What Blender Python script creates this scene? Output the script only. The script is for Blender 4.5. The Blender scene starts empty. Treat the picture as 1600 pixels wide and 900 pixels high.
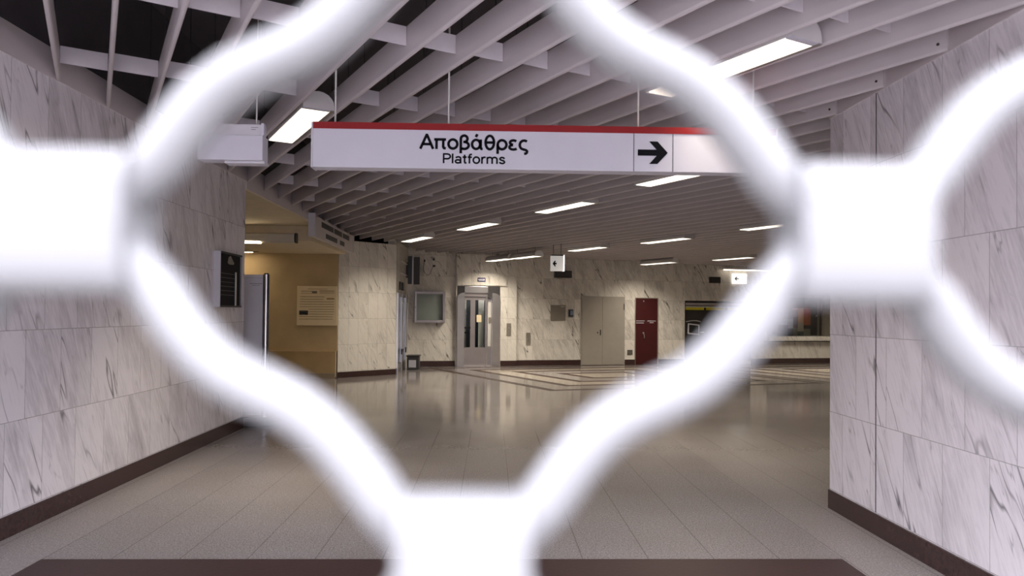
import bpy, bmesh, math, random
from mathutils import Matrix, Vector
R = math.radians
random.seed(7)
scene = bpy.context.scene
COL = scene.collection

# ------------------------------------------------------------------ camera
F_PX = 1150.0
yaw = math.atan(32 / F_PX); pitch = R(0.9); roll = R(0.52)
fwd = Vector((math.sin(yaw) * math.cos(pitch), math.cos(yaw) * math.cos(pitch), math.sin(pitch)))
r0 = Vector((math.cos(yaw), -math.sin(yaw), 0)); u0 = r0.cross(fwd)
rt = r0 * math.cos(roll) + u0 * math.sin(roll)
up = u0 * math.cos(roll) - r0 * math.sin(roll)
cd = bpy.data.cameras.new('camera'); cam = bpy.data.objects.new('camera', cd); COL.objects.link(cam)
M4 = Matrix((rt, up, -fwd)).transposed().to_4x4(); M4.translation = (0, 0, 1.5)
cam.matrix_world = M4
cd.sensor_width = 36; cd.lens = F_PX / 1600 * 36; cd.shift_y = 20 / 1600
cd.clip_start = 0.01; cd.clip_end = 200
cd.dof.use_dof = True; cd.dof.focus_distance = 9.0; cd.dof.aperture_fstop = 4.0
scene.camera = cam

# ------------------------------------------------------------------ light and exposure
DAY = 20.5          # overcast sky above the open court behind the camera
LAMP = 2.6         # glow of the luminaire diffusers
BEAM = 24.0        # watts sent down by each luminaire's louvre
LAMP_COL = (1.0, 0.88, 0.72)
w = bpy.data.worlds.new('sky'); scene.world = w; w.use_nodes = True
wt = w.node_tree; bg = wt.nodes['Background']; bg.inputs[0].default_value = (0.91, 0.90, 1.02, 1)
tc = wt.nodes.new('ShaderNodeTexCoord'); sz = wt.nodes.new('ShaderNodeSeparateXYZ'); mr = wt.nodes.new('ShaderNodeMapRange')   # brighter overhead than at the horizon
wt.links.new(tc.outputs['Generated'], sz.inputs[0]); wt.links.new(sz.outputs[2], mr.inputs[0]); wt.links.new(mr.outputs[0], bg.inputs[1])
mr.inputs[1].default_value = 0.08; mr.inputs[2].default_value = 0.50; mr.inputs[3].default_value = 0.06 * DAY; mr.inputs[4].default_value = DAY
pl = bpy.data.lights.new('portal', 'AREA'); pl.shape = 'RECTANGLE'; pl.size = 5.8; pl.size_y = 3.0
pl.cycles.is_portal = True
po = bpy.data.objects.new('portal', pl); COL.objects.link(po); po.location = (-0.25, 0.02, 1.5); po.rotation_euler = (R(90), 0, 0)
scene.view_settings.view_transform = 'Standard'; scene.view_settings.look = 'None'
scene.view_settings.gamma = 1; scene.view_settings.use_curve_mapping = False
scene.view_settings.exposure = 0.0
cy = scene.cycles
cy.use_denoising = True; cy.max_bounces = 10; cy.diffuse_bounces = 6; cy.glossy_bounces = 4
cy.transparent_max_bounces = 8; cy.sample_clamp_indirect = 8; cy.caustics_reflective = False; cy.caustics_refractive = False

# ------------------------------------------------------------------ node helper and materials
class NT:
    def __init__(self, name):
        self.m = bpy.data.materials.new(name); self.m.use_nodes = True
        self.t = self.m.node_tree; self.b = self.t.nodes['Principled BSDF']
    def new(self, kind, **kw):
        n = self.t.nodes.new(kind)
        for k, v in kw.items(): setattr(n, k, v)
        return n
    def put(self, sock, v):
        if hasattr(v, 'is_output'): self.t.links.new(v, sock)
        else: sock.default_value = v
    def math(self, op, a, b=0.0, c=None):
        n = self.new('ShaderNodeMath', operation=op); self.put(n.inputs[0], a); self.put(n.inputs[1], b)
        if c is not None: self.put(n.inputs[2], c)
        return n.outputs[0]
    def mix(self, f, a, b):
        n = self.new('ShaderNodeMix', data_type='RGBA'); self.put(n.inputs[0], f); self.put(n.inputs[6], a); self.put(n.inputs[7], b)
        return n.outputs[2]
    def noise(self, vec, scale, detail=3, rough=0.55, dist=0.0):
        n = self.new('ShaderNodeTexNoise'); self.put(n.inputs['Vector'], vec)
        n.inputs['Scale'].default_value = scale; n.inputs['Detail'].default_value = detail
        n.inputs['Roughness'].default_value = rough; n.inputs['Distortion'].default_value = dist
        return n.outputs[0]
    def step(self, f, lo, hi, a=0.0, b=1.0, smooth=False):
        n = self.new('ShaderNodeMapRange'); self.put(n.inputs[0], f)
        for i, v in enumerate((lo, hi, a, b)): n.inputs[i + 1].default_value = v
        n.clamp = True; n.interpolation_type = 'LINEAR' if not smooth else 'SMOOTHERSTEP'
        return n.outputs[0]
    def sep(self, v):
        n = self.new('ShaderNodeSeparateXYZ'); self.put(n.inputs[0], v); return n.outputs
    def comb(self, x, y, z=0.0):
        n = self.new('ShaderNodeCombineXYZ')
        for i, v in enumerate((x, y, z)): self.put(n.inputs[i], v)
        return n.outputs[0]
    def uv(self): return self.new('ShaderNodeUVMap', uv_map='metres').outputs[0]
    def pos(self): return self.new('ShaderNodeNewGeometry').outputs['Position']
    def obj(self): return self.new('ShaderNodeTexCoord').outputs['Object']
    def bump(self, h, strength, dist=0.01):
        n = self.new('ShaderNodeBump'); self.put(n.inputs['Height'], h)
        n.inputs['Strength'].default_value = strength; n.inputs['Distance'].default_value = dist
        self.t.links.new(n.outputs[0], self.b.inputs['Normal'])
    def base(self, c, rough=0.5, metal=0.0, spec=0.5):
        self.put(self.b.inputs['Base Color'], c); self.put(self.b.inputs['Roughness'], rough)
        self.put(self.b.inputs['Metallic'], metal); self.put(self.b.inputs['Specular IOR Level'], spec)

def lin(r, g, b):
    f = lambda v: (v / 255 / 12.92) if v / 255 <= 0.04045 else ((v / 255 + 0.055) / 1.055) ** 2.4
    return (f(r), f(g), f(b), 1)

def paint(name, rgb, rough=0.5, metal=0.0, var=0.06, scale=6.0, spec=0.5):
    n = NT(name)
    f = n.noise(n.obj(), scale, 4)
    a = tuple(max(0, c * (1 - var)) for c in rgb[:3]) + (1,); b = tuple(min(1, c * (1 + var)) for c in rgb[:3]) + (1,)
    n.base(n.mix(n.step(f, 0.3, 0.7), a, b), rough, metal, spec)
    return n.m

def emit(name, rgb, strength):
    n = NT(name); n.base((0.8, 0.8, 0.8, 1), 0.4)
    n.b.inputs['Emission Color'].default_value = tuple(rgb[:3]) + (1,); n.b.inputs['Emission Strength'].default_value = strength
    return n.m

def marble(name, bw, rowh, offset, light, grey, vein, zoff=0.15, amount=1.0):
    n = NT(name); uv = n.uv(); s = n.sep(uv)
    u, v = s[0], n.math('SUBTRACT', s[1], zoff)
    br = n.new('ShaderNodeTexBrick', offset=offset, squash=1.0)
    n.put(br.inputs['Vector'], n.comb(u, v))
    for k, val in (('Color1', (0, 0, 0, 1)), ('Color2', (1, 1, 1, 1)), ('Mortar', (0.5, 0.5, 0.5, 1))): br.inputs[k].default_value = val
    for k, val in (('Scale', 1.0), ('Mortar Size', 0.0022), ('Mortar Smooth', 0.1), ('Bias', 0.0), ('Brick Width', bw), ('Row Height', rowh)): br.inputs[k].default_value = val
    rnd = n.sep(br.outputs[0])[0]; mortar = br.outputs[1]
    ang = R(24)      # veins lean from upper left to lower right
    p = n.math('ADD', n.math('MULTIPLY', u, math.cos(ang)), n.math('MULTIPLY', v, math.sin(ang)))
    q = n.math('SUBTRACT', n.math('MULTIPLY', v, math.cos(ang)), n.math('MULTIPLY', u, math.sin(ang)))
    off = n.math('MULTIPLY', rnd, 41.0)
    vec = n.comb(p, n.math('MULTIPLY', q, 0.20), off)
    wob = n.noise(n.comb(p, q, off), 2.0, 0)
    vec2 = n.comb(n.math('ADD', p, n.math('MULTIPLY', wob, 0.06)), n.math('MULTIPLY', q, 0.13), off)
    n1 = n.noise(vec2, 5.0, 2, 0.45, 0.08)
    line = n.step(n.math('ABSOLUTE', n.math('SUBTRACT', n1, 0.5)), 0.0, 0.016, 1.0, 0.0)
    n1b = n.noise(vec2, 15.0, 2, 0.45, 0.06)
    line2 = n.step(n.math('ABSOLUTE', n.math('SUBTRACT', n1b, 0.5)), 0.0, 0.02, 0.55, 0.0)
    msk = n.step(n.noise(n.comb(p, n.math('MULTIPLY', q, 0.5), off), 2.6, 2), 0.5, 0.64)
    msk2 = n.step(n.noise(n.comb(q, p, off), 3.6, 2), 0.55, 0.68)
    soft = n.step(n.noise(vec, 7.0, 5, 0.6), 0.46, 0.74)
    cloud = n.step(n.noise(n.comb(p, n.math('MULTIPLY', q, 0.4), off), 1.6, 3), 0.42, 0.75)
    fine = n.noise(n.comb(n.math('MULTIPLY', p, 3.0), n.math('MULTIPLY', q, 0.35), off), 18.0, 3)
    tone = n.math('ADD', n.math('ADD', n.math('MULTIPLY', soft, 0.42), n.math('MULTIPLY', cloud, 0.24)), n.math('MULTIPLY', n.math('SUBTRACT', rnd, 0.5), 0.25))
    tone = n.math('ADD', tone, n.math('MULTIPLY', n.math('SUBTRACT', fine, 0.5), 0.9))
    c = n.mix(n.math('MAXIMUM', n.math('MINIMUM', n.math('MULTIPLY', tone, amount), 1.0), 0.0), light, grey)
    vv = n.math('MULTIPLY', n.math('MAXIMUM', n.math('MULTIPLY', line, msk), n.math('MULTIPLY', line2, msk2)), 0.85 * amount)
    c = n.mix(n.math('MINIMUM', vv, 1.0), c, vein)
    c = n.mix(n.math('MULTIPLY', mortar, 0.55), c, lin(95, 90, 84))
    n.base(c, 0.22, 0.0, 0.4)
    n.bump(n.math('MULTIPLY', mortar, -1.0), 0.25, 0.004)
    return n.m

MARBLE = marble('marble_panels', 0.41, 0.60, 0.5, lin(238, 234, 238), lin(164, 159, 164), lin(88, 84, 90))
MARBLE_STACK = marble('marble_stack', 0.265, 0.59, 0.0, lin(226, 222, 214), lin(176, 170, 162), lin(90, 84, 82))
MARBLE_FAR = marble('marble_far', 0.62, 0.58, 0.5, lin(226, 222, 214), lin(150, 144, 138), lin(80, 74, 70), 0.15, 1.15)

def floor_material():
    n = NT('terrazzo_granite'); P = n.pos(); s = n.sep(P); x, y = s[0], s[1]
    sp = n.noise(P, 95.0, 3, 0.8); sp2 = n.noise(P, 34.0, 4, 0.75); big = n.noise(P, 0.9, 3)
    base = n.mix(n.step(sp, 0.38, 0.62), lin(84, 80, 80), lin(172, 166, 165))
    base = n.mix(n.step(sp2, 0.35, 0.75, 0.0, 0.5), base, lin(92, 86, 84))
    base = n.mix(n.step(big, 0.35, 0.7, 0.0, 0.4), base, lin(106, 97, 90))
    def jl(c, period, off, wdt):
        fr = n.math('FRACT', n.math('DIVIDE', n.math('SUBTRACT', c, off), period))
        d = n.math('MULTIPLY', n.math('MINIMUM', fr, n.math('SUBTRACT', 1.0, fr)), period)
        return n.math('LESS_THAN', d, wdt)
    near = n.math('LESS_THAN', y, 9.4)
    jn = n.math('MULTIPLY', jl(x, 0.405, -2.67, 0.0028), near)
    jc = n.math('MULTIPLY', jl(y, 1.21, 4.53, 0.0016), near)
    a = n.math('ADD', n.math('MULTIPLY', x, -0.4695), n.math('MULTIPLY', y, 0.8829))
    b = n.math('ADD', n.math('MULTIPLY', x, 0.8829), n.math('MULTIPLY', y, 0.4695))
    far = n.math('SUBTRACT', 1.0, near); near_s = n.step(y, 8.0, 10.5, 1.0, 0.0, True)
    jf = n.math('MULTIPLY', n.math('MAXIMUM', jl(a, 1.2, 0.3, 0.003), jl(b, 0.6, 0.1, 0.003)), n.math('MULTIPLY', far, 0.5))
    j = n.math('MAXIMUM', n.math('MAXIMUM', jn, n.math('MULTIPLY', jc, 0.5)), jf)
    brown = n.mix(n.step(sp2, 0.3, 0.7), lin(50, 36, 36), lin(66, 47, 46))
    dark = n.mix(n.step(sp2, 0.3, 0.7), lin(46, 33, 27), lin(60, 44, 36))
    # cross strip near the gate
    strip = n.math('MULTIPLY', n.math('MULTIPLY', n.math('GREATER_THAN', y, 3.2), n.math('LESS_THAN', y, 4.5)),
                   n.math('MULTIPLY', n.math('GREATER_THAN', x, -2.675), n.math('LESS_THAN', x, 2.175)))
    edge = n.math('MAXIMUM', n.math('LESS_THAN', x, -2.675), n.math('GREATER_THAN', x, 2.175))
    base = n.mix(n.math('MULTIPLY', n.math('MULTIPLY', edge, near_s), 0.12), base, lin(176, 168, 162))
    base = n.mix(n.math('MULTIPLY', j, 0.7), base, lin(52, 44, 42))
    c = n.mix(strip, base, brown)
    # nested inlaid lozenges in front of the far wall
    def loz(cx, cyy):
        dx, dy = n.math('SUBTRACT', x, cx), n.math('SUBTRACT', y, cyy)
        e1, e2 = (-0.458, 0.889), (0.955, 0.297)
        det = e1[0] * e2[1] - e1[1] * e2[0]
        p = n.math('ADD', n.math('MULTIPLY', dx, e2[1] / det), n.math('MULTIPLY', dy, -e2[0] / det))
        q = n.math('ADD', n.math('MULTIPLY', dx, -e1[1] / det), n.math('MULTIPLY', dy, e1[0] / det))
        d = n.math('MINIMUM', n.math('MINIMUM', p, n.math('SUBTRACT', 6.2, p)), n.math('MINIMUM', q, n.math('SUBTRACT', 6.6, q)))
        inside = n.math('GREATER_THAN', d, 0.0)
        fr = n.math('FRACT', n.math('DIVIDE', d, 0.78))
        ln = n.math('MULTIPLY', n.math('LESS_THAN', fr, 0.27), inside)
        bd = n.math('MULTIPLY', n.math('GREATER_THAN', n.math('FRACT', n.math('DIVIDE', d, 1.56)), 0.5), inside)
        return ln, bd
    l1, b1 = loz(1.14, 14.1); l2, b2 = loz(7.55, 16.1)
    c = n.mix(n.math('MULTIPLY', n.math('MAXIMUM', b1, b2), 0.35), c, lin(196, 184, 164))
    c = n.mix(n.math('MAXIMUM', l1, l2), c, dark)
    worn = n.noise(P, 1.3, 4, 0.6)
    pol = n.step(n.math('ADD', y, n.math('MULTIPLY', worn, 0.8)), 4.6, 12.5, smooth=True)
    rough = n.math('ADD', n.math('SUBTRACT', 0.46, n.math('MULTIPLY', pol, 0.37)), n.math('MULTIPLY', n.math('SUBTRACT', sp2, 0.5), 0.10))
    rough = n.math('MAXIMUM', rough, n.math('MULTIPLY', n.math('MAXIMUM', l1, l2), 0.6))
    n.base(c, rough, 0.0, 0.24)
    n.bump(n.math('ADD', n.math('MULTIPLY', sp2, n.math('SUBTRACT', 1.05, pol)), n.math('MULTIPLY', n.noise(P, 2.2, 2), 0.25)), 0.16, 0.01)
    return n.m
FLOOR = floor_material()

BAFFLE = paint('baffle_paint', lin(205, 198, 199), 0.42, 0.0, 0.05, 1.5, 0.4)
SPACER = paint('spacer_paint', lin(214, 209, 214), 0.45)
VOID = paint('void_dark', lin(78, 74, 77), 0.9)
DUCT = paint('duct_dark', lin(48, 45, 46), 0.7)
BASE = paint('baseboard_granite', lin(62, 44, 43), 0.25, 0.0, 0.22, 30)
WHITE = paint('grille_metal', (0.128, 0.128, 0.129, 1), 0.5, 0.0, 0.01, 6.0, 0.25)
SIGNW = paint('sign_white', lin(208, 207, 216), 0.4, 0.0, 0.02)
SIGNG = paint('sign_edge', lin(205, 203, 208), 0.4, 0.0, 0.02)
SIGNR = paint('sign_red', lin(142, 14, 18), 0.4, 0.0, 0.03)
INK = paint('sign_ink', lin(14, 14, 18), 0.6, 0.0, 0.03, 6, 0.1)
CREAM = paint('cream_plaster', lin(226, 213, 186), 0.8, 0.0, 0.05)
BEIGE = paint('beige_plaster', lin(192, 170, 132), 0.75, 0.0, 0.14, 1.2)
CHROME = paint('brushed_steel', lin(228, 226, 228), 0.32, 1.0, 0.05, 3)
STEEL = paint('satin_steel', lin(186, 180, 182), 0.42, 1.0, 0.08, 2)
BLACK = paint('black_plastic', lin(26, 25, 27), 0.35)
DARKG = paint('dark_grey', lin(58, 56, 58), 0.5)
GREYP = paint('grey_door_paint', lin(160, 154, 145), 0.5, 0.0, 0.03)
REDP = paint('red_door_paint', lin(64, 12, 15), 0.45, 0.0, 0.06)
PLATE = paint('grey_plate', lin(128, 122, 112), 0.45, 0.0, 0.05)
PAPER = paint('cream_board', lin(228, 211, 176), 0.6, 0.0, 0.03)
BROWNINK = paint('faded_ink', lin(160, 138, 104), 0.7)
YELLOW = paint('yellow_panel', lin(214, 200, 40), 0.5)
LIGHTG = paint('light_grey_enamel', lin(206, 204, 200), 0.4, 0.0, 0.03)
HOUSING = paint('lamp_housing', lin(214, 211, 210), 0.4, 0.0, 0.03)
BOARDD = paint('board_dark', lin(34, 32, 34), 0.7, 0.0, 0.06, 6.0, 0.15)
BLUE = paint('navy_label', lin(40, 44, 92), 0.4)
ROWTXT = paint('board_rows', lin(92, 88, 86), 0.5)
PEDIM = paint('dark_interior', lin(52, 47, 46), 0.6)
LAMPM = emit('lamp_diffuser', LAMP_COL, LAMP)
LAMPC = emit('added_lamp_cool', (0.95, 0.96, 1.0), LAMP)  # for the unseen lamps added just inside the grille
WARMM = emit('lamp_warm', (1.0, 0.80, 0.52), 32.0)
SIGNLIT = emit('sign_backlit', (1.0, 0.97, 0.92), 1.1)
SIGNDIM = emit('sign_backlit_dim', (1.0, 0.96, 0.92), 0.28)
def glass(name, tint, refl=0.25):
    n = NT(name)
    tr = n.new('ShaderNodeBsdfTransparent'); tr.inputs[0].default_value = tint
    gl = n.new('ShaderNodeBsdfGlossy'); gl.inputs['Roughness'].default_value = 0.03
    fr = n.new('ShaderNodeLayerWeight'); fr.inputs[0].default_value = 0.5
    f = n.math('ADD', n.math('MULTIPLY', n.math('POWER', fr.outputs['Facing'], 4.0), 0.6), refl * 0.15)
    mx = n.new('ShaderNodeMixShader'); n.put(mx.inputs[0], f); n.t.links.new(tr.outputs[0], mx.inputs[1]); n.t.links.new(gl.outputs[0], mx.inputs[2])
    n.t.links.new(mx.outputs[0], n.t.nodes['Material Output'].inputs[0])
    return n.m
GLASS = glass('clear_glass', (0.95, 0.97, 0.96, 1), 0.2)
GLASSD = glass('tinted_glass', (0.72, 0.74, 0.76, 1), 0.2)

# ------------------------------------------------------------------ mesh and object helpers
class MB:
    def __init__(self): self.v = []; self.f = []; self.uv = []
    def quad(self, pts, uv=None):
        i = len(self.v); self.v += [tuple(p) for p in pts]; self.f.append(list(range(i, i + len(pts))))
        self.uv.append(uv or [(p[0], p[2]) for p in pts])
        return self
    def box(self, x0, x1, y0, y1, z0, z1):
        c = lambda a, b, d: ((x0, x1)[a], (y0, y1)[b], (z0, z1)[d])
        for ids in (((0,0,0),(1,0,0),(1,0,1),(0,0,1)), ((1,1,0),(0,1,0),(0,1,1),(1,1,1))):
            p = [c(*k) for k in ids]; self.quad(p)
        for ids in (((0,1,0),(0,0,0),(0,0,1),(0,1,1)), ((1,0,0),(1,1,0),(1,1,1),(1,0,1))):
            p = [c(*k) for k in ids]; self.quad(p, [(q[0] + q[1] - y0, q[2]) for q in p])
        for ids in (((0,0,1),(1,0,1),(1,1,1),(0,1,1)), ((0,1,0),(1,1,0),(1,0,0),(0,0,0))):
            p = [c(*k) for k in ids]; self.quad(p, [(q[0], q[2] + q[1] - y0) for q in p])
        return self
    def prism(self, prof, y0, y1, axis='y'):
        """closed profile [(a, z)] swept along y (or x)"""
        pt = (lambda a, y, z: (a, y, z)) if axis == 'y' else (lambda a, y, z: (y, a, z))
        n = len(prof)
        for i in range(n):
            (a, z), (b, zz) = prof[i], prof[(i + 1) % n]
            self.quad([pt(a, y0, z), pt(b, y0, zz), pt(b, y1, zz), pt(a, y1, z)])
        self.quad([pt(a, y0, z) for a, z in reversed(prof)]); self.quad([pt(a, y1, z) for a, z in prof])
        return self
    def cyl(self, p0, p1, r, n=16, r1=None):
        p0, p1 = Vector(p0), Vector(p1); d = (p1 - p0).normalized(); r1 = r if r1 is None else r1
        a = d.orthogonal().normalized(); b = d.cross(a)
        ring = lambda p, rr: [p + (a * math.cos(2 * math.pi * i / n) + b * math.sin(2 * math.pi * i / n)) * rr for i in range(n)]
        A, B = ring(p0, r), ring(p1, r1)
        for i in range(n): self.quad([A[i], A[(i + 1) % n], B[(i + 1) % n], B[i]])
        self.quad(list(reversed(A))); self.quad(B)
        return self
    def tube(self, pts, r, n=8):
        pts = [Vector(p) for p in pts]; rings = []; ref = Vector((0.123, 0.97, 0.21)).normalized()
        for i, p in enumerate(pts):
            t = (pts[min(i + 1, len(pts) - 1)] - pts[max(i - 1, 0)]).normalized()
            a = (ref - t * ref.dot(t)).normalized(); b = t.cross(a)
            rings.append([p + (a * math.cos(2 * math.pi * k / n) + b * math.sin(2 * math.pi * k / n)) * r for k in range(n)])
        base = len(self.v)
        for rg in rings: self.v += [tuple(q) for q in rg]
        for i in range(len(rings) - 1):
            for k in range(n):
                ids = [base + i * n + k, base + i * n + (k + 1) % n, base + (i + 1) * n + (k + 1) % n, base + (i + 1) * n + k]
                self.f.append(ids); self.uv.append([(0, 0)] * 4)
        self.f.append([base + k for k in reversed(range(n))]); self.uv.append([(0, 0)] * n)
        self.f.append([base + (len(rings) - 1) * n + k for k in range(n)]); self.uv.append([(0, 0)] * n)
        return self
    def lathe(self, prof, n=28, c=(0, 0)):
        for i in range(len(prof) - 1):
            (r0_, z0), (r1_, z1) = prof[i], prof[i + 1]
            for k in range(n):
                a, b = 2 * math.pi * k / n, 2 * math.pi * (k + 1) / n
                q = lambda r, t, z: (c[0] + r * math.cos(t), c[1] + r * math.sin(t), z)
                pts = [q(r0_, a, z0), q(r0_, b, z0), q(r1_, b, z1), q(r1_, a, z1)]
                if r0_ < 1e-6: pts = [pts[0], pts[2], pts[3]]
                elif r1_ < 1e-6: pts = pts[:3]
                self.quad(pts)
        return self
    def mesh(self, name, mat, weld=True, smooth=False):
        me = bpy.data.meshes.new(name); me.from_pydata(self.v, [], self.f)
        ul = me.uv_layers.new(name='metres'); k = 0
        for u in self.uv:
            for t in u: ul.data[k].uv = t; k += 1
        if weld:
            bm = bmesh.new(); bm.from_mesh(me); bmesh.ops.remove_doubles(bm, verts=bm.verts, dist=1e-5)
            bmesh.ops.recalc_face_normals(bm, faces=bm.faces); bm.to_mesh(me); bm.free()
        if smooth:
            for p in me.polygons: p.use_smooth = True
        me.materials.append(mat)
        return me
    def build(self, name, mat, parent=None, bevel=0.0, smooth=False, weld=True):
        o = bpy.data.objects.new(name, self.mesh(name, mat, weld, smooth)); COL.objects.link(o)
        if parent: o.parent = parent
        if bevel:
            b = o.modifiers.new('bevel', 'BEVEL'); b.width = bevel; b.segments = 2; b.limit_method = 'ANGLE'
        if smooth:
            e = o.modifiers.new('edges', 'EDGE_SPLIT'); e.split_angle = R(40)
        return o

def box(name, mat, parent, *d, bevel=0.0): return MB().box(*d).build(name, mat, parent, bevel)

def thing(name, label, cat, loc=(0, 0, 0), rz=0.0, group=None, kind=None):
    o = bpy.data.objects.new(name, None); COL.objects.link(o)
    o.location = loc; o.rotation_euler = (0, 0, rz); o.empty_display_size = 0.1
    return tag(o, label, cat, group, kind)
def tag(o, label, cat, group=None, kind=None):
    o['label'] = label; o['category'] = cat
    if group: o['group'] = group
    if kind: o['kind'] = kind
    return o
def struct(o, label=None, cat=None):
    o['kind'] = 'structure'
    if label: o['label'] = label
    if cat: o['category'] = cat
    return o
def put(o, loc, rz=0.0): o.location = loc; o.rotation_euler = (0, 0, rz); return o
def label(o, s): o['label'] = s; return o

def wall_cells(us, zs, holes, depth=0.25):
    """front faces at y=0 with rectangular openings and their reveals, plus a back face"""
    m = MB()
    us = sorted(set(us + [h[0] for h in holes] + [h[1] for h in holes])); zs = sorted(set(zs + [h[2] for h in holes] + [h[3] for h in holes]))
    for i in range(len(us) - 1):
        for j in range(len(zs) - 1):
            cu, cz = (us[i] + us[i + 1]) / 2, (zs[j] + zs[j + 1]) / 2
            if any(h[0] < cu < h[1] and h[2] < cz < h[3] for h in holes): continue
            m.quad([(us[i], 0, zs[j]), (us[i + 1], 0, zs[j]), (us[i + 1], 0, zs[j + 1]), (us[i], 0, zs[j + 1])])
            m.quad([(us[i + 1], depth, zs[j]), (us[i], depth, zs[j]), (us[i], depth, zs[j + 1]), (us[i + 1], depth, zs[j + 1])])
    for (a, b, c, d) in holes + [(us[0], us[-1], zs[0], zs[-1])]:
        for p in ([(a, 0, c), (a, depth, c), (a, depth, d), (a, 0, d)], [(b, depth, c), (b, 0, c), (b, 0, d), (b, depth, d)],
                  [(a, 0, d), (a, depth, d), (b, depth, d), (b, 0, d)], [(a, depth, c), (a, 0, c), (b, 0, c), (b, depth, c)]):
            m.quad(p, [(q[0] + q[1], q[2]) for q in p])
    return m

# ------------------------------------------------------------------ the ceiling plane (tilts gently down to the right)
H0 = 3.09
def cz(x, dh=0.0): return H0 - 0.0172 * (x + 0.25) + dh
AX = (-0.4695, 0.8829); BX = (0.8829, 0.4695)
WO = Vector((-2.15, 20.1, 0)); WR = math.atan2(0.2185, 0.976)          # far wall frame: local x along it, local -y into the hall
def far(u, d=0.0, z=0.0): return (WO.x + u * math.cos(WR) + d * math.sin(WR), WO.y + u * math.sin(WR) - d * math.cos(WR), z)
XL, XR = -3.15, 2.65
TOP = 4.3

# ------------------------------------------------------------------ the setting
m = MB().quad([(-10, 0.1, 0), (14, 0.1, 0), (14, 26, 0), (-10, 26, 0)])
struct(m.build('floor', FLOOR)); struct(MB().box(-12, 12, -12, 0.1, -0.1, 0.0).build('floor_outside', paint('bounce_paving', lin(128, 125, 124), 0.7, 0.0, 0.08, 3)))  # unseen ground outside, toned to bounce daylight up onto the grille
m = MB().box(-10, 14, 0.15, 26, TOP, TOP + 0.2)
struct(m.build('ceiling', VOID))
# walls that flank the passage
struct(put(wall_cells([0, 9.30], [0, 3.35], [], 0.3).build('wall_left', MARBLE), (XL, 0.16, 0), R(90)))
struct(put(wall_cells([0, 5.53], [0, 3.35], [], 0.3).build('wall_right', MARBLE), (XR, 5.69, 0), R(-90)))
struct(MB().box(XL - 0.3, XL, 0.16, 9.46, 3.352, TOP).build('wall_left_upper', VOID))
struct(MB().box(XR, XR + 0.3, 0.16, 5.69, 3.352, TOP).build('wall_right_upper', VOID))
struct(MB().box(XR - 0.003, XR, 4.997, 5.004, 0.15, 3.04).build('trim_8', DARKG))
# hall beyond the right wall
struct(MB().box(XR + 0.302, 12.6, 5.44, 5.688, 0, TOP).build('wall_front', MARBLE_FAR))
struct(MB().box(12.3, 12.6, 5.69, 24.5, 0, TOP).build('wall_hall_right', MARBLE_FAR))
# far wall with its openings
UEND = 14.8
kiosk = (8.13, 10.35, 0.10, 1.90); ticket = (10.9, 12.92, 0.84, 2.05); lift = (1.21, 2.42, 0.0, 2.21)
fw = wall_cells([-0.4, UEND], [0, 3.4], [kiosk, ticket, lift], 0.25).build('wall_far', MARBLE_FAR)
struct(put(fw, far(0), WR))
up_ = MB().box(-1.4, UEND, 0.0, 0.25, 3.402, TOP).build('wall_far_upper', VOID); struct(put(up_, far(0), WR))
# lift portal: a slab of marble standing a little forward of the far wall
lp = wall_cells([1.18, 2.90], [0, 3.1], [(1.21, 2.42, -0.01, 2.21)], 0.12).build('wall_lift_front', MARBLE_STACK); struct(put(lp, far(0, 0.122), WR))
band = MB().box(1.20, 2.60, -0.035, 0.0, 2.235, 2.56).build('trim_5', MARBLE_STACK); struct(put(band, far(0, 0.122), WR))
# corner block with the slanted face, and its side return to the far wall
PR = math.atan2(17.63 - 16.54, -2.28 + 3.42); PLEN = math.hypot(1.14, 1.09)
pw = wall_cells([0, PLEN], [0, 3.09], [], 0.2).build('wall_corner', MARBLE_STACK); struct(put(pw, (-3.42, 16.54, 0), PR))
sw = wall_cells([0, 2.43], [0, 3.2], [(0.25, 2.02, 0.0, 1.95)], 0.2).build('wall_corner_side', MARBLE_STACK); struct(put(sw, (-2.28, 17.632, 0), R(90)))
# passage that leaves to the left, with its lower ceiling
struct(MB().box(-9.2, -3.43, 16.5, 16.7, 0.60, TOP).build('wall_alcove', BEIGE))
dado = MB().box(-9.2, -3.44, 16.40, 16.5, 0.03, 0.60).build('trim_6', paint('stone_dado', lin(176, 152, 112), 0.4, 0.0, 0.14, 2.0)); struct(dado)
struct(MB().box(-9.2, -3.44, 16.38, 16.40, 0.0, 0.12).build('trim_7', paint('stone_foot', lin(150, 136, 116), 0.4)))
struct(MB().box(-9.4, -9.2, 9.3, 16.7, 0, TOP).build('wall_alcove_end', CREAM))
struct(MB().box(-9.4, XL - 0.302, 9.16, 9.46, 0, TOP).build('wall_alcove_near', CREAM))
struct(MB().box(-9.2, XL, 9.462, 13.4, 3.03, 3.12).build('ceiling_alcove', CREAM))
struct(MB().box(-9.2, XL - 0.12, 13.4, 16.5, 2.765, 3.12).build('ceiling_alcove_low', CREAM))
struct(MB().box(XL - 0.1, XL, 9.462, 16.35, 3.125, TOP).build('wall_bulkhead', VOID))
struct(MB().box(XL - 0.02, XL + 0.012, 9.465, 15.4, 3.05, 3.14).build('trim_3', BAFFLE))
# ledger boards that carry the baffles along both walls
def ledger(name, x0, x1, y0, y1, xr):
    z = cz(xr); m = MB().box(x0, x1, y0, y1, z, z + 0.21).build(name, BAFFLE); return struct(m)
ledger('trim_1', XL, XL + 0.012, 0.2, 16.3, XL); ledger('trim_2', XR - 0.012, XR, 0.2, 5.69, XR)
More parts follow.
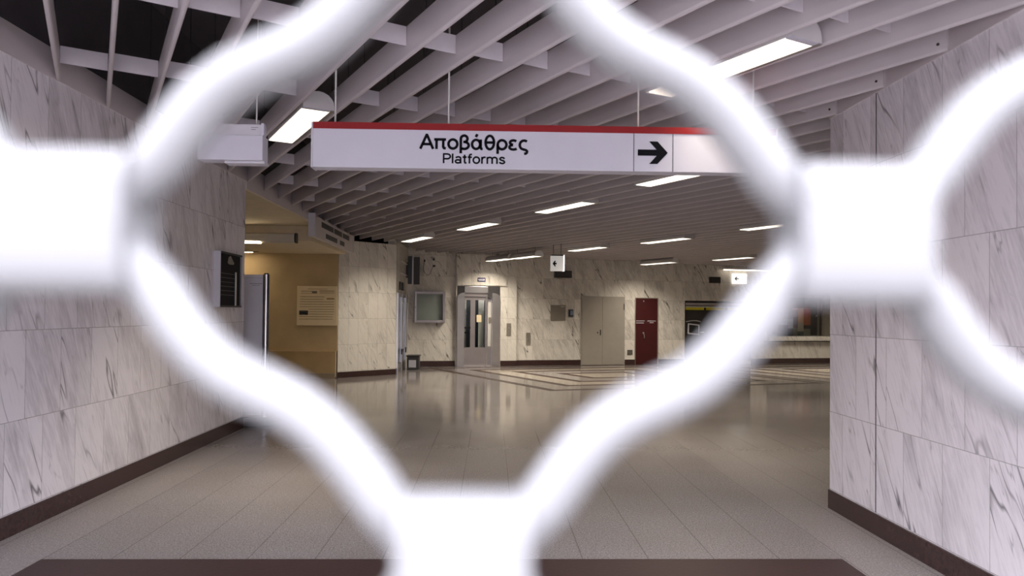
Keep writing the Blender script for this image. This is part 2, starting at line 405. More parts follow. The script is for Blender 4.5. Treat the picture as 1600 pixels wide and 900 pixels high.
# unseen outer walls, added to stop sky light leaking in
struct(MB().box(-10.2, -10.0, 0.15, 26.2, 0, TOP + 0.2).build('wall_lightseal_left', VOID)); struct(MB().box(13.8, 14.0, 0.15, 26.2, 0, TOP + 0.2).build('wall_lightseal_right', VOID))
struct(MB().box(-10.2, 14.0, 26.0, 26.2, 0, TOP + 0.2).build('wall_lightseal_back', VOID))
struct(MB().box(-10.2, XL - 0.302, 0.15, 0.35, 0, TOP).build('wall_lightseal_front_left', VOID)); struct(MB().box(XR + 0.302, 14.0, 0.15, 0.35, 0, TOP).build('wall_lightseal_front_right', VOID))
struct(MB().box(XL - 0.3, XR + 0.3, 0.0, 0.15, 3.12, TOP + 0.2).build('wall_lintel', MARBLE))
# baseboards
def base(name, u0, u1, loc, rz, h=0.145, t=0.015, v=0.0):
    return struct(put(MB().box(u0, u1, -t, 0.0, 0.0, h).build(name, BASE, bevel=0.003), loc, rz))
base('baseboard_left', 0, 9.30, (XL, 0.16, 0), R(90)); base('baseboard_right', 0, 5.53, (XR, 5.69, 0), R(-90))
for i, (a, b) in enumerate(((0.0, 1.18), (2.905, 4.84), (6.21, 6.53), (7.25, 8.12), (10.36, 14.6))):
    base('baseboard_far' + ('' if not i else '_%d' % (i + 1)), a, b, far(0), WR, 0.15)
base('baseboard_lift', 2.44, 2.90, far(0, 0.122), WR, 0.15)
base('baseboard_corner', 0, PLEN + 0.01, (-3.42, 16.54, 0), PR, 0.13); base('baseboard_corner_side', 0, 0.24, (-2.28, 17.632, 0), R(90), 0.13)

# ------------------------------------------------------------------ rolling grille right in front of the camera
PER, HP, DEL = 0.1895, 0.0815, 0.0086
g = thing('rolling_grille', 'blurred white rolling grille of wavy rods close in front, closing the passage', 'grille', (0, 0.18, 0))
g.rotation_euler = (0, R(0.25), 0); g.location = (-0.0066, 0.18, 0.0)
key = [(0, 0), (.1, .15), (.2, .29), (.3, .39), (.42, .462), (.58, .538), (.7, .625), (.8, .735), (.9, .865), (1, 1)]
def cr(t):
    t = min(max(t, 0), 1)
    for i in range(len(key) - 1):
        if t <= key[i + 1][0] + 1e-9: break
    P = [key[max(i - 1, 0)], key[i], key[i + 1], key[min(i + 2, len(key) - 1)]]
    x0, x1 = P[1][0], P[2][0]; h = x1 - x0; s = (t - x0) / h
    d = lambda A, B: (B[1] - A[1]) / (B[0] - A[0]) if B[0] != A[0] else 0.0
    m1 = d(P[0], P[2]) * h if i > 0 else 0.6 * h; m2 = d(P[1], P[3]) * h if i < len(key) - 2 else 0.6 * h
    return (2*s**3-3*s**2+1)*P[1][1] + (s**3-2*s**2+s)*m1 + (-2*s**3+3*s**2)*P[2][1] + (s**3-s**2)*m2
FL = 0.0150                                     # half length of the straight run inside a sleeve
def rod_mesh(phase):
    pts = []; half = PER / 2; n0 = -13
    for k in range(n0, 14):                     # k even + phase: crest (upper sleeve row), odd: trough
        x = k * half; crest = ((k + phase) % 2 == 0)
        z0 = -DEL if crest else -HP + DEL; z1 = -HP + DEL if crest else -DEL
        pts += [(x - FL, 0, z0), (x, 0, z0), (x + FL * 0.9, 0, z0)]
        if k < 13:
            for i in range(1, 12):
                t = i / 12; pts.append((x + FL + (half - 2 * FL) * t, 0, z0 + (z1 - z0) * cr(t)))
    return MB().tube(pts, 0.0067, 10).mesh('wavy_rod', WHITE, False, True)
GX, GZ = -0.1006, 1.5200
RM = [rod_mesh(0), rod_mesh(1)]
sleeve = MB()
sl = []
for k in range(20):
    a = 2 * math.pi * k / 20; c_, s_ = math.cos(a), math.sin(a)
    sl.append((math.copysign(abs(c_) ** 0.45, c_) * 0.0105, math.copysign(abs(s_) ** 0.5, s_) * 0.0172))
def sleeve_at(mb, x, z):
    prof = [(y, z + zz) for y, zz in sl]; w2 = 0.0156
    for i in range(20):
        (a, za), (b, zb) = prof[i], prof[(i + 1) % 20]
        mb.quad([(x - w2, a, za), (x - w2, b, zb), (x + w2, b, zb), (x + w2, a, za)])
    mb.quad([(x - w2, a, za) for a, za in prof]); mb.quad([(x + w2, a, za) for a, za in reversed(prof)])
sleeve_at(sleeve, 0, 0); SM = sleeve.mesh('link_sleeve', WHITE, True, False)
spots = []
for r_ in range(-18, 18):
    z = GZ - HP * r_
    if z - HP > 0.03 and z < 2.98:
        o = bpy.data.objects.new('wavy_rod', RM[r_ % 2]); COL.objects.link(o); o.parent = g; o.location = (GX, 0, z)
    if 0.03 < z < 2.98:
        for k in range(-6, 7):
            x = k * PER + (PER / 2 if r_ % 2 else 0)
            if abs(x) < 1.26: spots.append((GX + x, z))
spots.sort(key=lambda p: math.hypot(p[0], (p[1] - 1.5) * 1.4))
for x, z in spots[:99]:
    o = bpy.data.objects.new('link_sleeve', SM); COL.objects.link(o); o.parent = g; o.location = (x, 0, z)
rest = MB()
for x, z in spots[99:]: sleeve_at(rest, x, z)
rest.build('link_sleeves', WHITE, g, weld=False)['kind'] = 'stuff'
for s in (-1, 1): box('guide_rail', STEEL, g, GX + s * 1.29 - 0.03, GX + s * 1.29 + 0.03, -0.03, 0.03, 0.0, 3.04, bevel=0.004)
box('bottom_bar', STEEL, g, GX - 1.26, GX + 1.26, -0.015, 0.015, 0.004, 0.06, bevel=0.003)

# ------------------------------------------------------------------ baffle ceiling
bz = thing('baffle_ceiling', 'suspended ceiling of pale grey parallel metal baffles over the whole hall', 'ceiling', (0, 0, H0))
S0, DS = 0.076, 0.324
def inside(x, y):
    if not (XL + 0.014 < x < 12.28 and y > 0.3): return False
    if y < 5.72 and x > XR - 0.014: return False
    dx, dy = x - WO.x, y - WO.y
    if -dx * math.sin(WR) + dy * math.cos(WR) > -0.03: return False
    if 1.1 < dx * math.cos(WR) + dy * math.sin(WR) < 3.0 and -dx * math.sin(WR) + dy * math.cos(WR) > -0.16: return False
    if x < -2.25 and y > 16.5 and (y - 16.54) > (x + 3.42) * 1.09 / 1.14 - 0.04: return False
    if x < -2.05 and y > 17.5: return False
    return True
def at(s, t): return (s * BX[0] + t * AX[0], s * BX[1] + t * AX[1])
LAMPS = [  # (k of the gap, t of centre, drop, length, label)
    (10, 3.40, 0.0, 1.25, 'long glowing ceiling light above the arrow end of the platforms sign'),
    (4, 6.52, 0.0, 1.35, 'glowing ceiling light between the small blank sign and the red-striped platforms sign'),
    (17, 6.27, 0.0, 1.35, 'glowing ceiling light peeping out just under the arrow panel of the platforms sign'),
    (18, 9.12, 0.0, 1.35, 'ceiling light second from the platforms sign in the middle row of lights'),
    (18, 11.97, 0.03, 1.35, 'ceiling light third from the platforms sign in the middle row of lights'),
    (18, 14.86, 0.05, 1.35, 'ceiling light at the far end of the middle row, nearest the marble corner block'),
    (29, 8.32, 0.06, 1.3, 'ceiling light partly behind the grille, nearest to us in the row right of centre'),
    (30, 11.30, 0.06, 1.35, 'ceiling light second along the row right of centre, above the grey double door'),
    (30, 13.98, 0.06, 1.35, 'ceiling light immediately right of the small hanging arrow box'),
    (28, 15.70, 0.20, 1.25, 'ceiling light above the lift, right half of the pair hanging end to end'),
    (28, 17.05, 0.20, 1.25, 'ceiling light above the lift, left half of the pair hanging end to end'),
    (41, 15.63, 0.12, 1.35, 'slim ceiling light over the gap between the grey door and the red door'),
    (43, 13.52, 0.06, 1.3, 'slim ceiling light above the dark vent and the ticket machine bay'),
    (51, 12.5, 0.06, 1.35, 'added unseen ceiling light in the right-hand part of the hall, out in front of the ticket window'),  # from here down: lamps out of view, added to brighten the far right end
    (51, 9.6, 0.06, 1.35, 'added unseen ceiling light in the right-hand part of the hall, behind the right marble wall'),
    (57, 12.9, 0.06, 1.35, 'added unseen ceiling light in the right-hand part of the hall, nearest the ticket window counter'),
    (5, 1.2, 0.0, 1.35, 'added unseen ceiling light overhead close inside the grille on the left'),  # this pair is out of view, added to brighten the near walls
    (11, -0.2, 0.0, 1.35, 'added unseen ceiling light overhead close inside the grille on the right'),
]
prof = [(-.011, .20), (-.015, .07), (-.0145, .014), (-.009, .002), (0, 0), (.009, .002), (.0145, .014), (.015, .07), (.011, .20)]
spans = {}
for k in range(-14, 60):
    s = S0 + DS * k; run = []; best = []
    for i in range(-700, 2400):
        t = i * 0.01; p = at(s, t)
        if inside(*p): run.append(t)
        else:
            if len(run) > len(best): best = run
            run = []
    if len(run) > len(best): best = run
    if len(best) < 12: continue
    t0, t1 = best[0], best[-1]; spans[k] = (t0, t1)
    mb = MB(); rings = []
    nseg = 1
    for t in (t0, t1):
        rg = []
        for ds, h in prof:
            p = at(s + ds, t); rg.append((p[0], p[1], cz(p[0], h) - H0))
        rings.append(rg)
    n_ = len(prof)
    for i in range(n_): mb.quad([rings[0][i], rings[0][(i + 1) % n_], rings[1][(i + 1) % n_], rings[1][i]])
    mb.quad(rings[0]); mb.quad(list(reversed(rings[1])))
    mb.build('baffle', BAFFLE, bz)
sp_list = []
for k in spans:
    if k + 1 not in spans: continue
    a, b = S0 + DS * k + 0.016, S0 + DS * (k + 1) - 0.016; sm = (a + b) / 2
    lo, hi = max(spans[k][0], spans[k + 1][0]), min(spans[k][1], spans[k + 1][1])
    for i in range(-3, 14):
        t = 4.53 + 1.47 * i - 0.125 * sm
        if not lo + 0.1 < t < hi - 0.1: continue
        if any(kk == k and abs(t - tt) < ln / 2 + 0.08 for kk, tt, _, ln, _ in LAMPS): continue
        p = at(sm, t); d = math.hypot(p[0], p[1]) if (p[1] > 3.3 and abs(p[0]) < 0.75 * p[1] + 0.3) else 99 + p[1]
        sp_list.append((d, a, b, t))
sp_list.sort()
def spacer(mb, a, b, t):
    q = []
    for tt in (t - 0.006, t + 0.006):
        for s in (a, b):
            p = at(s, tt); q.append([(p[0], p[1], cz(p[0], h) - H0) for h in (0.075, 0.195)])
    A0, B0, A1, B1 = q
    for f in ((A0[0], B0[0], B0[1], A0[1]), (B1[0], A1[0], A1[1], B1[1]), (A0[0], A1[0], B1[0], B0[0]), (A0[1], B0[1], B1[1], A1[1]),
              (A1[0], A0[0], A0[1], A1[1]), (B0[0], B1[0], B1[1], B0[1])): mb.quad(f)
for d, a, b, t in sp_list[:99]:
    mb = MB(); spacer(mb, a, b, t); mb.build('spacer', SPACER, bz)
mb = MB()
for d, a, b, t in sp_list[99:]: spacer(mb, a, b, t)
o = mb.build('spacers', SPACER, bz, weld=False); o['kind'] = 'stuff'
for k in range(10, 17):                                       # fixing screws at the right-hand ends
    if k not in spans: continue
    t = spans[k][0] + 0.05; p = at(S0 + DS * k - 0.0155, t); z = cz(p[0], 0.05) - H0
    MB().cyl((p[0], p[1], z), (p[0] - BX[0] * 0.004, p[1] - BX[1] * 0.004, z), 0.009, 10).build('screw', DARKG, bz)

for k in range(-2, 12):                                       # thin rods the rack hangs from
    for t in (4.1, 5.6, 7.2):
        if k in spans and spans[k][0] < t < spans[k][1]:
            p = at(S0 + DS * k, t); MB().cyl((p[0], p[1], cz(p[0], 0.199) - H0), (p[0], p[1], TOP - H0), 0.004, 6).build('hanger', DUCT, bz)
# ------------------------------------------------------------------ luminaires
def luminaire(k, t, drop, ln, text, lit=None):
    s = S0 + DS * (k + 0.5); p = at(s, t)
    # local y runs along the baffles; the whole fitting follows the tilt of the ceiling
    o = thing('ceiling_light', text, 'ceiling light', (p[0], p[1], cz(p[0]) - 0.006 - drop), math.atan2(-AX[0], AX[1]), 'lit ceiling lights between the baffles')
    wv, hl = 0.125, ln / 2
    pr = [(-wv, 0.0)] + [(-wv * math.cos(math.pi * i / 10), 0.03 + 0.11 * math.sin(math.pi * i / 10)) for i in range(11)] + [(wv, 0.0)]
    hb = MB(); n_ = len(pr)
    for i in range(n_ - 1):
        (a, z), (b, zz) = pr[i], pr[i + 1]; hb.quad([(a, -hl, z), (b, -hl, zz), (b, hl, zz), (a, hl, z)])
    hb.quad([(a, -hl, z) for a, z in pr]); hb.quad([(a, hl, z) for a, z in reversed(pr)])
    hb.quad([(-wv, -hl, 0.006), (wv, -hl, 0.006), (wv, hl, 0.006), (-wv, hl, 0.006)])
    hb.build('housing', HOUSING, o, smooth=True)
    MB().box(-wv + 0.012, wv - 0.03, -hl + 0.05, hl - 0.02, -0.004, 0.004).build('diffuser', lit or LAMPM, o)
    MB().box(wv - 0.028, wv, -hl, hl, -0.006, 0.002).build('louvre_rail', STEEL, o)
    MB().box(-wv, wv - 0.03, -hl, -hl + 0.045, -0.005, 0.002).build('end_strip', SIGNW, o)
    la = bpy.data.lights.new('lamp_beam', 'AREA'); la.shape = 'RECTANGLE'; la.size = 2 * wv - 0.05; la.size_y = ln - 0.08; la.spread = R(84 if p[1] < 7 else 132)
    la.energy = BEAM * (0.8 if lit else 0.35 if k == 10 else 1.0 if p[1] < 7 else 1.9); la.color = (0.95, 0.96, 1.0) if lit else LAMP_COL
    lo = bpy.data.objects.new('lamp_beam', la); COL.objects.link(lo); lo.parent = o; lo.location = (-0.01, 0.015, -0.0075)
    for q in (-1, 1): MB().cyl((0, q * hl * 0.7, 0.139), (0, q * hl * 0.7, TOP - o.location.z), 0.004, 6).build('hanger', DARKG, o)
for a in LAMPS: luminaire(*a, lit=LAMPC if 'overhead' in a[4] else None)

# ------------------------------------------------------------------ hanging signs
s = thing('platforms_sign', 'long white hanging sign with a red top stripe reading Αποβάθρες Platforms and an arrow', 'sign', (-1.206, 4.9, 2.453))
W_ = 3.127; HT = 0.298
def sgn(name, mat, *d, bevel=0.0): return box(name, mat, s, *d, bevel=bevel)
sgn('sign_body', SIGNW, 0.012, W_ - 0.012, 0.0, 0.12, 0.0, HT, bevel=0.002)
sgn('end_cap', SIGNG, 0.0, 0.012, -0.003, 0.123, -0.003, HT + 0.002); sgn('end_cap', SIGNG, W_ - 0.012, W_, -0.003, 0.123, -0.003, HT + 0.002)
label(sgn('top_stripe', SIGNR, 0.012, W_ - 0.012, -0.004, 0.124, HT - 0.042, HT + 0.003), 'red stripe along the top edge')
sgn('panel_joint', DARKG, 2.149, 2.1535, -0.0015, 0.0, 0.0, HT - 0.042); sgn('panel_joint', DARKG, 2.413, 2.4175, -0.0015, 0.0, 0.0, HT - 0.042)
def arc(cx, cy, rx, ry, a0, a1, n=14):
    return [(cx + rx * math.cos(R(a0 + (a1 - a0) * i / n)), cy + ry * math.sin(R(a0 + (a1 - a0) * i / n))) for i in range(n + 1)]
GL = {  # strokes of each letter, cap height 1
    'Α': (.80, [[(0.02, 0), (.37, .95), (.40, .95), (.75, 0)], [(.16, .33), (.61, .33)]]),
    'π': (.76, [[(0, .66), (.68, .66)], [(.14, .66), (.14, 0)], [(.52, .66), (.52, .16), (.57, .07), (.67, .06)]]),
    'ο': (.68, [arc(.31, .36, .25, .31, 0, 360, 24)]),
    'β': (.66, [[(.08, -.27), (.08, .72)] + arc(.27, .73, .19, .22, 180, -75, 12) + [(.22, .52)], [(.24, .52)] + arc(.28, .275, .25, .24, 85, -90, 12) + [(.08, .07)]]),
    'ά': (.76, [arc(.29, .36, .23, .31, 0, 360, 24), [(.55, .70), (.55, .14), (.59, .06), (.67, .05)], [(.27, .86), (.36, 1.06)]]),
    'θ': (.68, [arc(.31, .5, .24, .46, 0, 360, 24), [(.07, .5), (.55, .5)]]),
    'ρ': (.68, [arc(.33, .36, .25, .31, 0, 360, 24), [(.08, .40), (.08, -.27)]]),
    'ε': (.58, [arc(.30, .52, .20, .15, 35, 265, 12), arc(.30, .20, .23, .155, 95, 325, 12)]),
    'ς': (.60, [arc(.33, .36, .25, .31, 50, 235, 14) + [(.30, .06), (.43, .02), (.50, -.05), (.49, -.15), (.43, -.22), (.33, -.23)]]),
    'P': (.70, [[(.08, 0), (.08, .94), (.36, .94)] + arc(.36, .70, .24, .24, 80, -80, 10) + [(.36, .46), (.08, .46)]]),
    'l': (.24, [[(.08, 0), (.08, 1)]]),
    'a': (.62, [arc(.28, .50, .19, .17, 165, 20, 10) + [(.47, .48), (.47, 0)], arc(.26, .21, .20, .16, 0, 360, 20)]),
    't': (.40, [[(.16, .90), (.16, .16), (.20, .07), (.31, .06)], [(.0, .65), (.32, .65)]]),
    'f': (.38, [[(.14, 0), (.14, .80), (.19, .92), (.34, .94)], [(.0, .65), (.33, .65)]]),
    'o': (.66, [arc(.30, .36, .24, .31, 0, 360, 24)]),
    'r': (.42, [[(.08, 0), (.08, .70)], [(.08, .42), (.13, .58), (.22, .66), (.37, .66)]]),
    'm': (.98, [[(.08, 0), (.08, .70)], arc(.27, .46, .19, .20, 180, 0, 12) + [(.46, 0)], arc(.65, .46, .19, .20, 180, 0, 12) + [(.84, 0)]]),
    's': (.54, [[(.45, .52), (.38, .63), (.26, .67), (.14, .63), (.09, .53), (.13, .43), (.27, .37), (.40, .31), (.46, .20), (.40, .09), (.27, .05), (.13, .09), (.06, .20)]]),
}
def lettering(text, cap, width, x_mid, z, y, wt, name, parent):
    tot = sum(GL[c][0] for c in text) - 0.08; kx = width / tot; mb = MB(); x = x_mid - width / 2
    for c in text:
        for st in GL[c][1]:
            P = [Vector((p[0] * kx, p[1] * cap)) for p in st]; closed = (P[0] - P[-1]).length < 1e-6; n = len(P); L, Rr = [], []
            for i in range(n):
                if closed: d0, d1 = P[i] - P[(i - 1) % (n - 1)] if i else P[0] - P[n - 2], P[(i + 1) % (n - 1)] - P[i] if i < n - 1 else P[1] - P[0]
                else: d0, d1 = P[i] - P[max(i - 1, 0)], P[min(i + 1, n - 1)] - P[i]
                if d0.length < 1e-9: d0 = d1
                if d1.length < 1e-9: d1 = d0
                d0, d1 = d0.normalized(), d1.normalized(); t = (d0 + d1).normalized(); nn = Vector((-t.y, t.x)); k = min(1 / max(0.4, nn.dot(Vector((-d0.y, d0.x)))), 1.6) * wt / 2
                L.append(P[i] + nn * k); Rr.append(P[i] - nn * k)
            for i in range(n - 1):
                mb.quad([(x + Rr[i].x, y, z + Rr[i].y), (x + Rr[i + 1].x, y, z + Rr[i + 1].y), (x + L[i + 1].x, y, z + L[i + 1].y), (x + L[i].x, y, z + L[i].y)])
        x += GL[c][0] * kx
    return mb.build(name, INK, parent, weld=False)
lettering('Αποβάθρες', 0.098, 0.716, 1.078, 0.130, -0.0018, 0.0178, 'greek_lettering', s)
lettering('Platforms', 0.066, 0.413, 1.078, 0.036, -0.0018, 0.0116, 'english_lettering', s)
ap = [(2.178, .148), (2.178, .107), (2.305, .107), (2.255, .052), (2.311, .052), (2.380, .1275), (2.311, .203), (2.255, .203), (2.305, .148)]
am = MB(); am.prism([(x, z) for x, z in ap], -0.0035, 0.0); am.build('arrow', INK, s)
for x in (0.145, 0.905, 2.19, 2.98): MB().cyl((x, 0.06, HT), (x, 0.06, TOP - 2.453), 0.0065, 8).build('hanging_rod', LIGHTG, s)

s = thing('blank_sign', 'small blank white hanging sign left of the long platforms sign', 'sign', (-1.95, 4.9, 2.492))
box('sign_body', SIGNW, s, 0.0, 0.425, 0.0, 0.12, 0.0, 0.165, bevel=0.003)
box('top_housing', SIGNG, s, 0.0, 0.415, 0.012, 0.108, 0.165, 0.24, bevel=0.003)
box('lower_lip', SIGNG, s, 0.16, 0.425, 0.05, 0.15, -0.012, 0.0)
MB().prism([(0.0, 0.165), (0.04, 0.165), (0.055, 0.18), (0.06, 0.205), (0.055, 0.23), (0.04, 0.245), (0.0, 0.245)], 0.415, 0.432, 'x').build('end_cap', SIGNW, s)
box('printed_line', DARKG, s, 0.345, 0.392, 0.0105, 0.012, 0.218, 0.2205); box('printed_line', DARKG, s, 0.345, 0.375, 0.0105, 0.012, 0.204, 0.2065)
MB().cyl((0.365, 0.06, 0.24), (0.365, 0.06, TOP - 2.492), 0.005, 8).build('hanging_rod', LIGHTG, s)

# long notice box hung on the edge of the left passage
s = thing('edge_sign', 'grey hanging sign box along the left passage edge, seen nearly edge-on', 'sign', (XL + 0.03, 12.63, 2.77), R(90))
box('sign_body', BAFFLE, s, 0.03, 3.55, -0.08, 0.0, 0.0, 0.37, bevel=0.004)
label(box('end_cap', SIGNW, s, 0.0, 0.03, -0.10, 0.02, 0.0, 0.40, bevel=0.004), 'white end cap facing us')
box('end_cap', BAFFLE, s, 3.55, 3.58, -0.10, 0.02, 0.0, 0.39, bevel=0.004)
for a, b, c, d in ((0.55, 1.55, 0.215, 0.315), (1.62, 2.35, 0.215, 0.315), (2.42, 3.1, 0.215, 0.315), (0.9, 1.9, 0.05, 0.14), (2.15, 2.6, 0.05, 0.14)):
    box('message_strip', DARKG, s, a, b, -0.0815, -0.08, c, d)

# ------------------------------------------------------------------ left wall: display case, and the banner stand beyond its end
s = thing('display_case', 'narrow dark notice case with a pale metal frame on the left marble wall', 'notice case', (XL, 8.42, 1.53), R(90))
box('backboard', BOARDD, s, 0.02, 0.73, -0.05, 0.0, 0.02, 0.62)
box('frame_side', SIGNW, s, 0.0, 0.02, -0.075, 0.0, 0.0, 0.64, bevel=0.003); box('frame_side', STEEL, s, 0.73, 0.75, -0.075, 0.0, 0.0, 0.64, bevel=0.003)
box('frame_rail', DARKG, s, 0.02, 0.73, -0.075, 0.0, 0.0, 0.02); box('frame_rail', DARKG, s, 0.02, 0.73, -0.075, 0.0, 0.62, 0.64)
for i in range(6): box('timetable_row', ROWTXT, s, 0.06, 0.52 + 0.03 * (i % 3), -0.0515, -0.05, 0.14 + 0.05 * i, 0.146 + 0.05 * i)
hp = [(0.30, 0.52), (0.33, 0.59), (0.40, 0.61), (0.45, 0.57), (0.52, 0.53), (0.50, 0.51), (0.36, 0.505)]
MB().prism(hp, -0.052, -0.05).build('pictogram_reflection', PLATE, s)  # grey shape painted in for a reflected pictogram
box('closing_bar', CHROME, s, 0.50, 0.525, -0.08, -0.068, 0.02, 0.42)

s = thing('banner_stand', 'white information panel on a chrome post with a round black foot beside the left wall', 'sign stand', (-3.05, 9.77, 0))
MB().lathe([(0, 0), (0.285, 0), (0.29, 0.02), (0.27, 0.045), (0.20, 0.075), (0.10, 0.095), (0.045, 0.10), (0, 0.10)], 36).build('foot', BLACK, s, smooth=True)
for px in (0.085, -0.42):
    MB().cyl((px, 0, 0.07 if px > 0 else 0.10), (px, 0, 1.97), 0.024, 20).build('post', CHROME, s, smooth=True)
    MB().cyl((px, 0, 1.97), (px, 0, 1.985), 0.027, 20).build('post_cap', BLACK, s)
box('post_trim', BLACK, s, 0.108, 0.122, -0.012, 0.012, 0.12, 1.97); box('post_trim', BLACK, s, 0.046, 0.062, -0.012, 0.012, 0.12, 1.97)
box('foot_bar', BLACK, s, -0.42, 0.085, -0.02, 0.02, 0.075, 0.105)
pn = box('panel', SIGNW, s, -0.395, 0.05, -0.006, 0.006, 0.12, 1.965)
box('headline', DARKG, s, -0.13, 0.03, -0.0075, -0.006, 1.845, 1.850); box('headline', DARKG, s, -0.10, 0.0, -0.0075, -0.006, 1.822, 1.826)
box('pictogram', DARKG, s, -0.30, -0.215, -0.0075, -0.006, 1.76, 1.86)
box('headline', DARKG, s, -0.39, 0.045, -0.0075, -0.006, 1.922, 1.924)

# ------------------------------------------------------------------ left passage
s = thing('information_board', 'square cream board with rows of faded print on the beige wall', 'board', (-4.32, 16.5, 1.17))
box('panel', PAPER, s, 0.0, 0.885, -0.025, 0.0, 0.0, 0.875, bevel=0.003)
def pr_(a, b, c, d, mat=BROWNINK, nm='printed_line'): return box(nm, mat, s, a * .885, b * .885, -0.0265, -0.025, c * .875, d * .875)
pr_(.26, .76, .92, .93); pr_(.10, .50, .86, .875); pr_(.10, .50, .81, .82); pr_(.56, .93, .865, .885); pr_(.56, .93, .82, .835); pr_(.37, .50, .815, .87, PLATE, 'small_picture')
for i, (a, b) in enumerate(((.08, .68), (.08, .66), (.07, .92), (.07, .93), (.07, .93), (.30, .93), (.30, .93), (.30, .92), (.06, .9), (.06, .9))):
    z = .72 - i * .063; pr_(a, b, z, z + .014)
pr_(.74, .93, .66, .70)
label(pr_(.06, .28, .265, .375, DARKG, 'picture_label'), 'small dark picture label'); pr_(.08, .26, .30, .325, LIGHTG, 'picture_band')

s = thing('tube_light', 'white tubular wall light with its left end glowing, in the left passage', 'wall light', (-4.9, 13.4, 2.80))
pr = [(-0.0, -0.085), (-0.10, -0.085), (-0.14, -0.06), (-0.15, 0.0), (-0.14, 0.06), (-0.10, 0.085), (0.0, 0.085)]
MB().prism(pr, 0.0, 1.36, 'x').build('housing', LIGHTG, s)
MB().prism([(y * 1.04, z * 1.04) for y, z in pr], 1.36, 1.39, 'x').build('end_cap', DARKG, s)
box('diffuser', WARMM, s, 0.02, 0.74, -0.13, -0.02, -0.10, -0.082)
s = thing('slot_light', 'slim recessed slot light in the low passage ceiling above the beige wall', 'ceiling light', (-6.4, 16.1, 2.765))
box('frame', BLACK, s, 0.0, 1.35, -0.06, 0.06, -0.012, 0.0); box('diffuser', WARMM, s, 0.04, 1.2, -0.04, 0.04, -0.016, -0.012)

# ------------------------------------------------------------------ side return: screen, glazed door, small things
s = thing('wall_screen', 'black flat screen on a wall bracket, seen edge-on, high beside the corner block', 'screen', (-2.28, 19.3, 2.25), R(90))
box('screen_body', BLACK, s, 0.30, 0.40, -0.17, -0.05, -0.02, 0.72, bevel=0.008); box('screen_back', DARKG, s, 0.31, 0.39, -0.36, -0.20, -0.03, 0.70, bevel=0.008)
label(box('bezel_edge', SIGNW, s, 0.28, 0.40, -0.20, -0.165, -0.03, 0.76), 'bright front edge')
box('mount_plate', DARKG, s, 0.32, 0.40, -0.05, 0.0, 0.15, 0.55)
for z in (0.2, 0.5): box('bracket_arm', LIGHTG, s, -1.0, 0.32, -0.04, 0.0, z - 0.012, z + 0.012)

s = thing('door_1', 'narrow glazed steel double door in the side of the corner block', 'door', (-2.28, 17.632, 0), R(90)); s['kind'] = 'structure'
for a in (0.25, 1.11):
    box('stile', CHROME, s, a, a + 0.07, -0.03, 0.06, 0.0, 1.95, bevel=0.003); box('stile', CHROME, s, a + 0.78, a + 0.85, -0.03, 0.06, 0.0, 1.95, bevel=0.003)
    box('rail', STEEL, s, a + 0.07, a + 0.78, -0.02, 0.05, 0.0, 0.22); box('rail', STEEL, s, a + 0.07, a + 0.78, -0.02, 0.05, 1.86, 1.95)
    box('pane', GLASSD, s, a + 0.07, a + 0.78, 0.01, 0.018, 0.22, 1.86)
    hd = MB().tube([(a + 0.72, -0.03, 0.55), (a + 0.72, -0.07, 0.58), (a + 0.72, -0.07, 1.7), (a + 0.72, -0.03, 1.73)], 0.014, 8).build('handle', CHROME, s, smooth=True)
    box('handle_foot', BLACK, s, a + 0.69, a + 0.75, -0.05, -0.02, 0.42, 0.56)
struct(put(MB().box(0.05, 2.3, 0.6, 0.65, 0, 3.0).build('wall_corner_inner', PEDIM), (-2.28, 17.632, 0), R(90)))
for i, (u, txt) in enumerate(((0.55, 'small dark wall plate over the glazed door, nearer of two'), (1.05, 'small dark wall plate over the glazed door, farther of two'))):
    s = thing('wall_plate', txt, 'plate', (-2.28, 17.632 + u, 2.03), R(90), 'dark plates over the glazed door')
    box('plate', DARKG, s, 0.0, 0.30, -0.035, 0.0, 0.0, 0.20, bevel=0.006); box('inset', BLACK, s, 0.05, 0.25, -0.038, -0.035, 0.04, 0.16)
s = thing('floor_box', 'low dark box with a white front panel on the floor by the glazed door', 'box', (-2.16, 19.0, 0), 0)
box('body', DARKG, s, 0.0, 0.30, 0.0, 0.4, 0.0, 0.34, bevel=0.006); label(box('front_panel', SIGNW, s, 0.05, 0.235, -0.006, 0.0, 0.06, 0.25), 'white front panel')
box('lid', BLACK, s, -0.02, 0.32, -0.02, 0.42, 0.34, 0.37, bevel=0.004)

# ------------------------------------------------------------------ far wall, left to right
def onfar(name, text, cat, u, z, d=0.0, group=None): return thing(name, text, cat, far(u, d, z), WR, group)
s = onfar('poster_case', 'empty square steel poster case on the marble wall left of the lift', 'poster case', 0.04, 1.20)
box('backboard', paint('case_back', lin(186, 192, 188), 0.35, 0.0, 0.08, 2), s, 0.06, 0.78, -0.03, 0.0, 0.06, 0.79)
for nm, d in (('frame_side', (0.0, 0.07, -0.13, 0.0, 0.0, 0.85)), ('frame_side', (0.77, 0.84, -0.13, 0.0, 0.0, 0.85)), ('frame_rail', (0.07, 0.77, -0.13, 0.0, 0.0, 0.07)), ('frame_rail', (0.07, 0.77, -0.13, 0.0, 0.78, 0.85))):
    box(nm, STEEL, s, *d, bevel=0.006)
box('pane', GLASS, s, 0.07, 0.77, -0.112, -0.108, 0.07, 0.78)
MB().cyl((0.035, -0.13, 0.42), (0.035, -0.136, 0.42), 0.012, 10).build('lock', BLACK, s)
s = onfar('wall_cable', 'loop of black cable hanging loose on the wall above the poster case', 'cable', 0.30, 2.50)
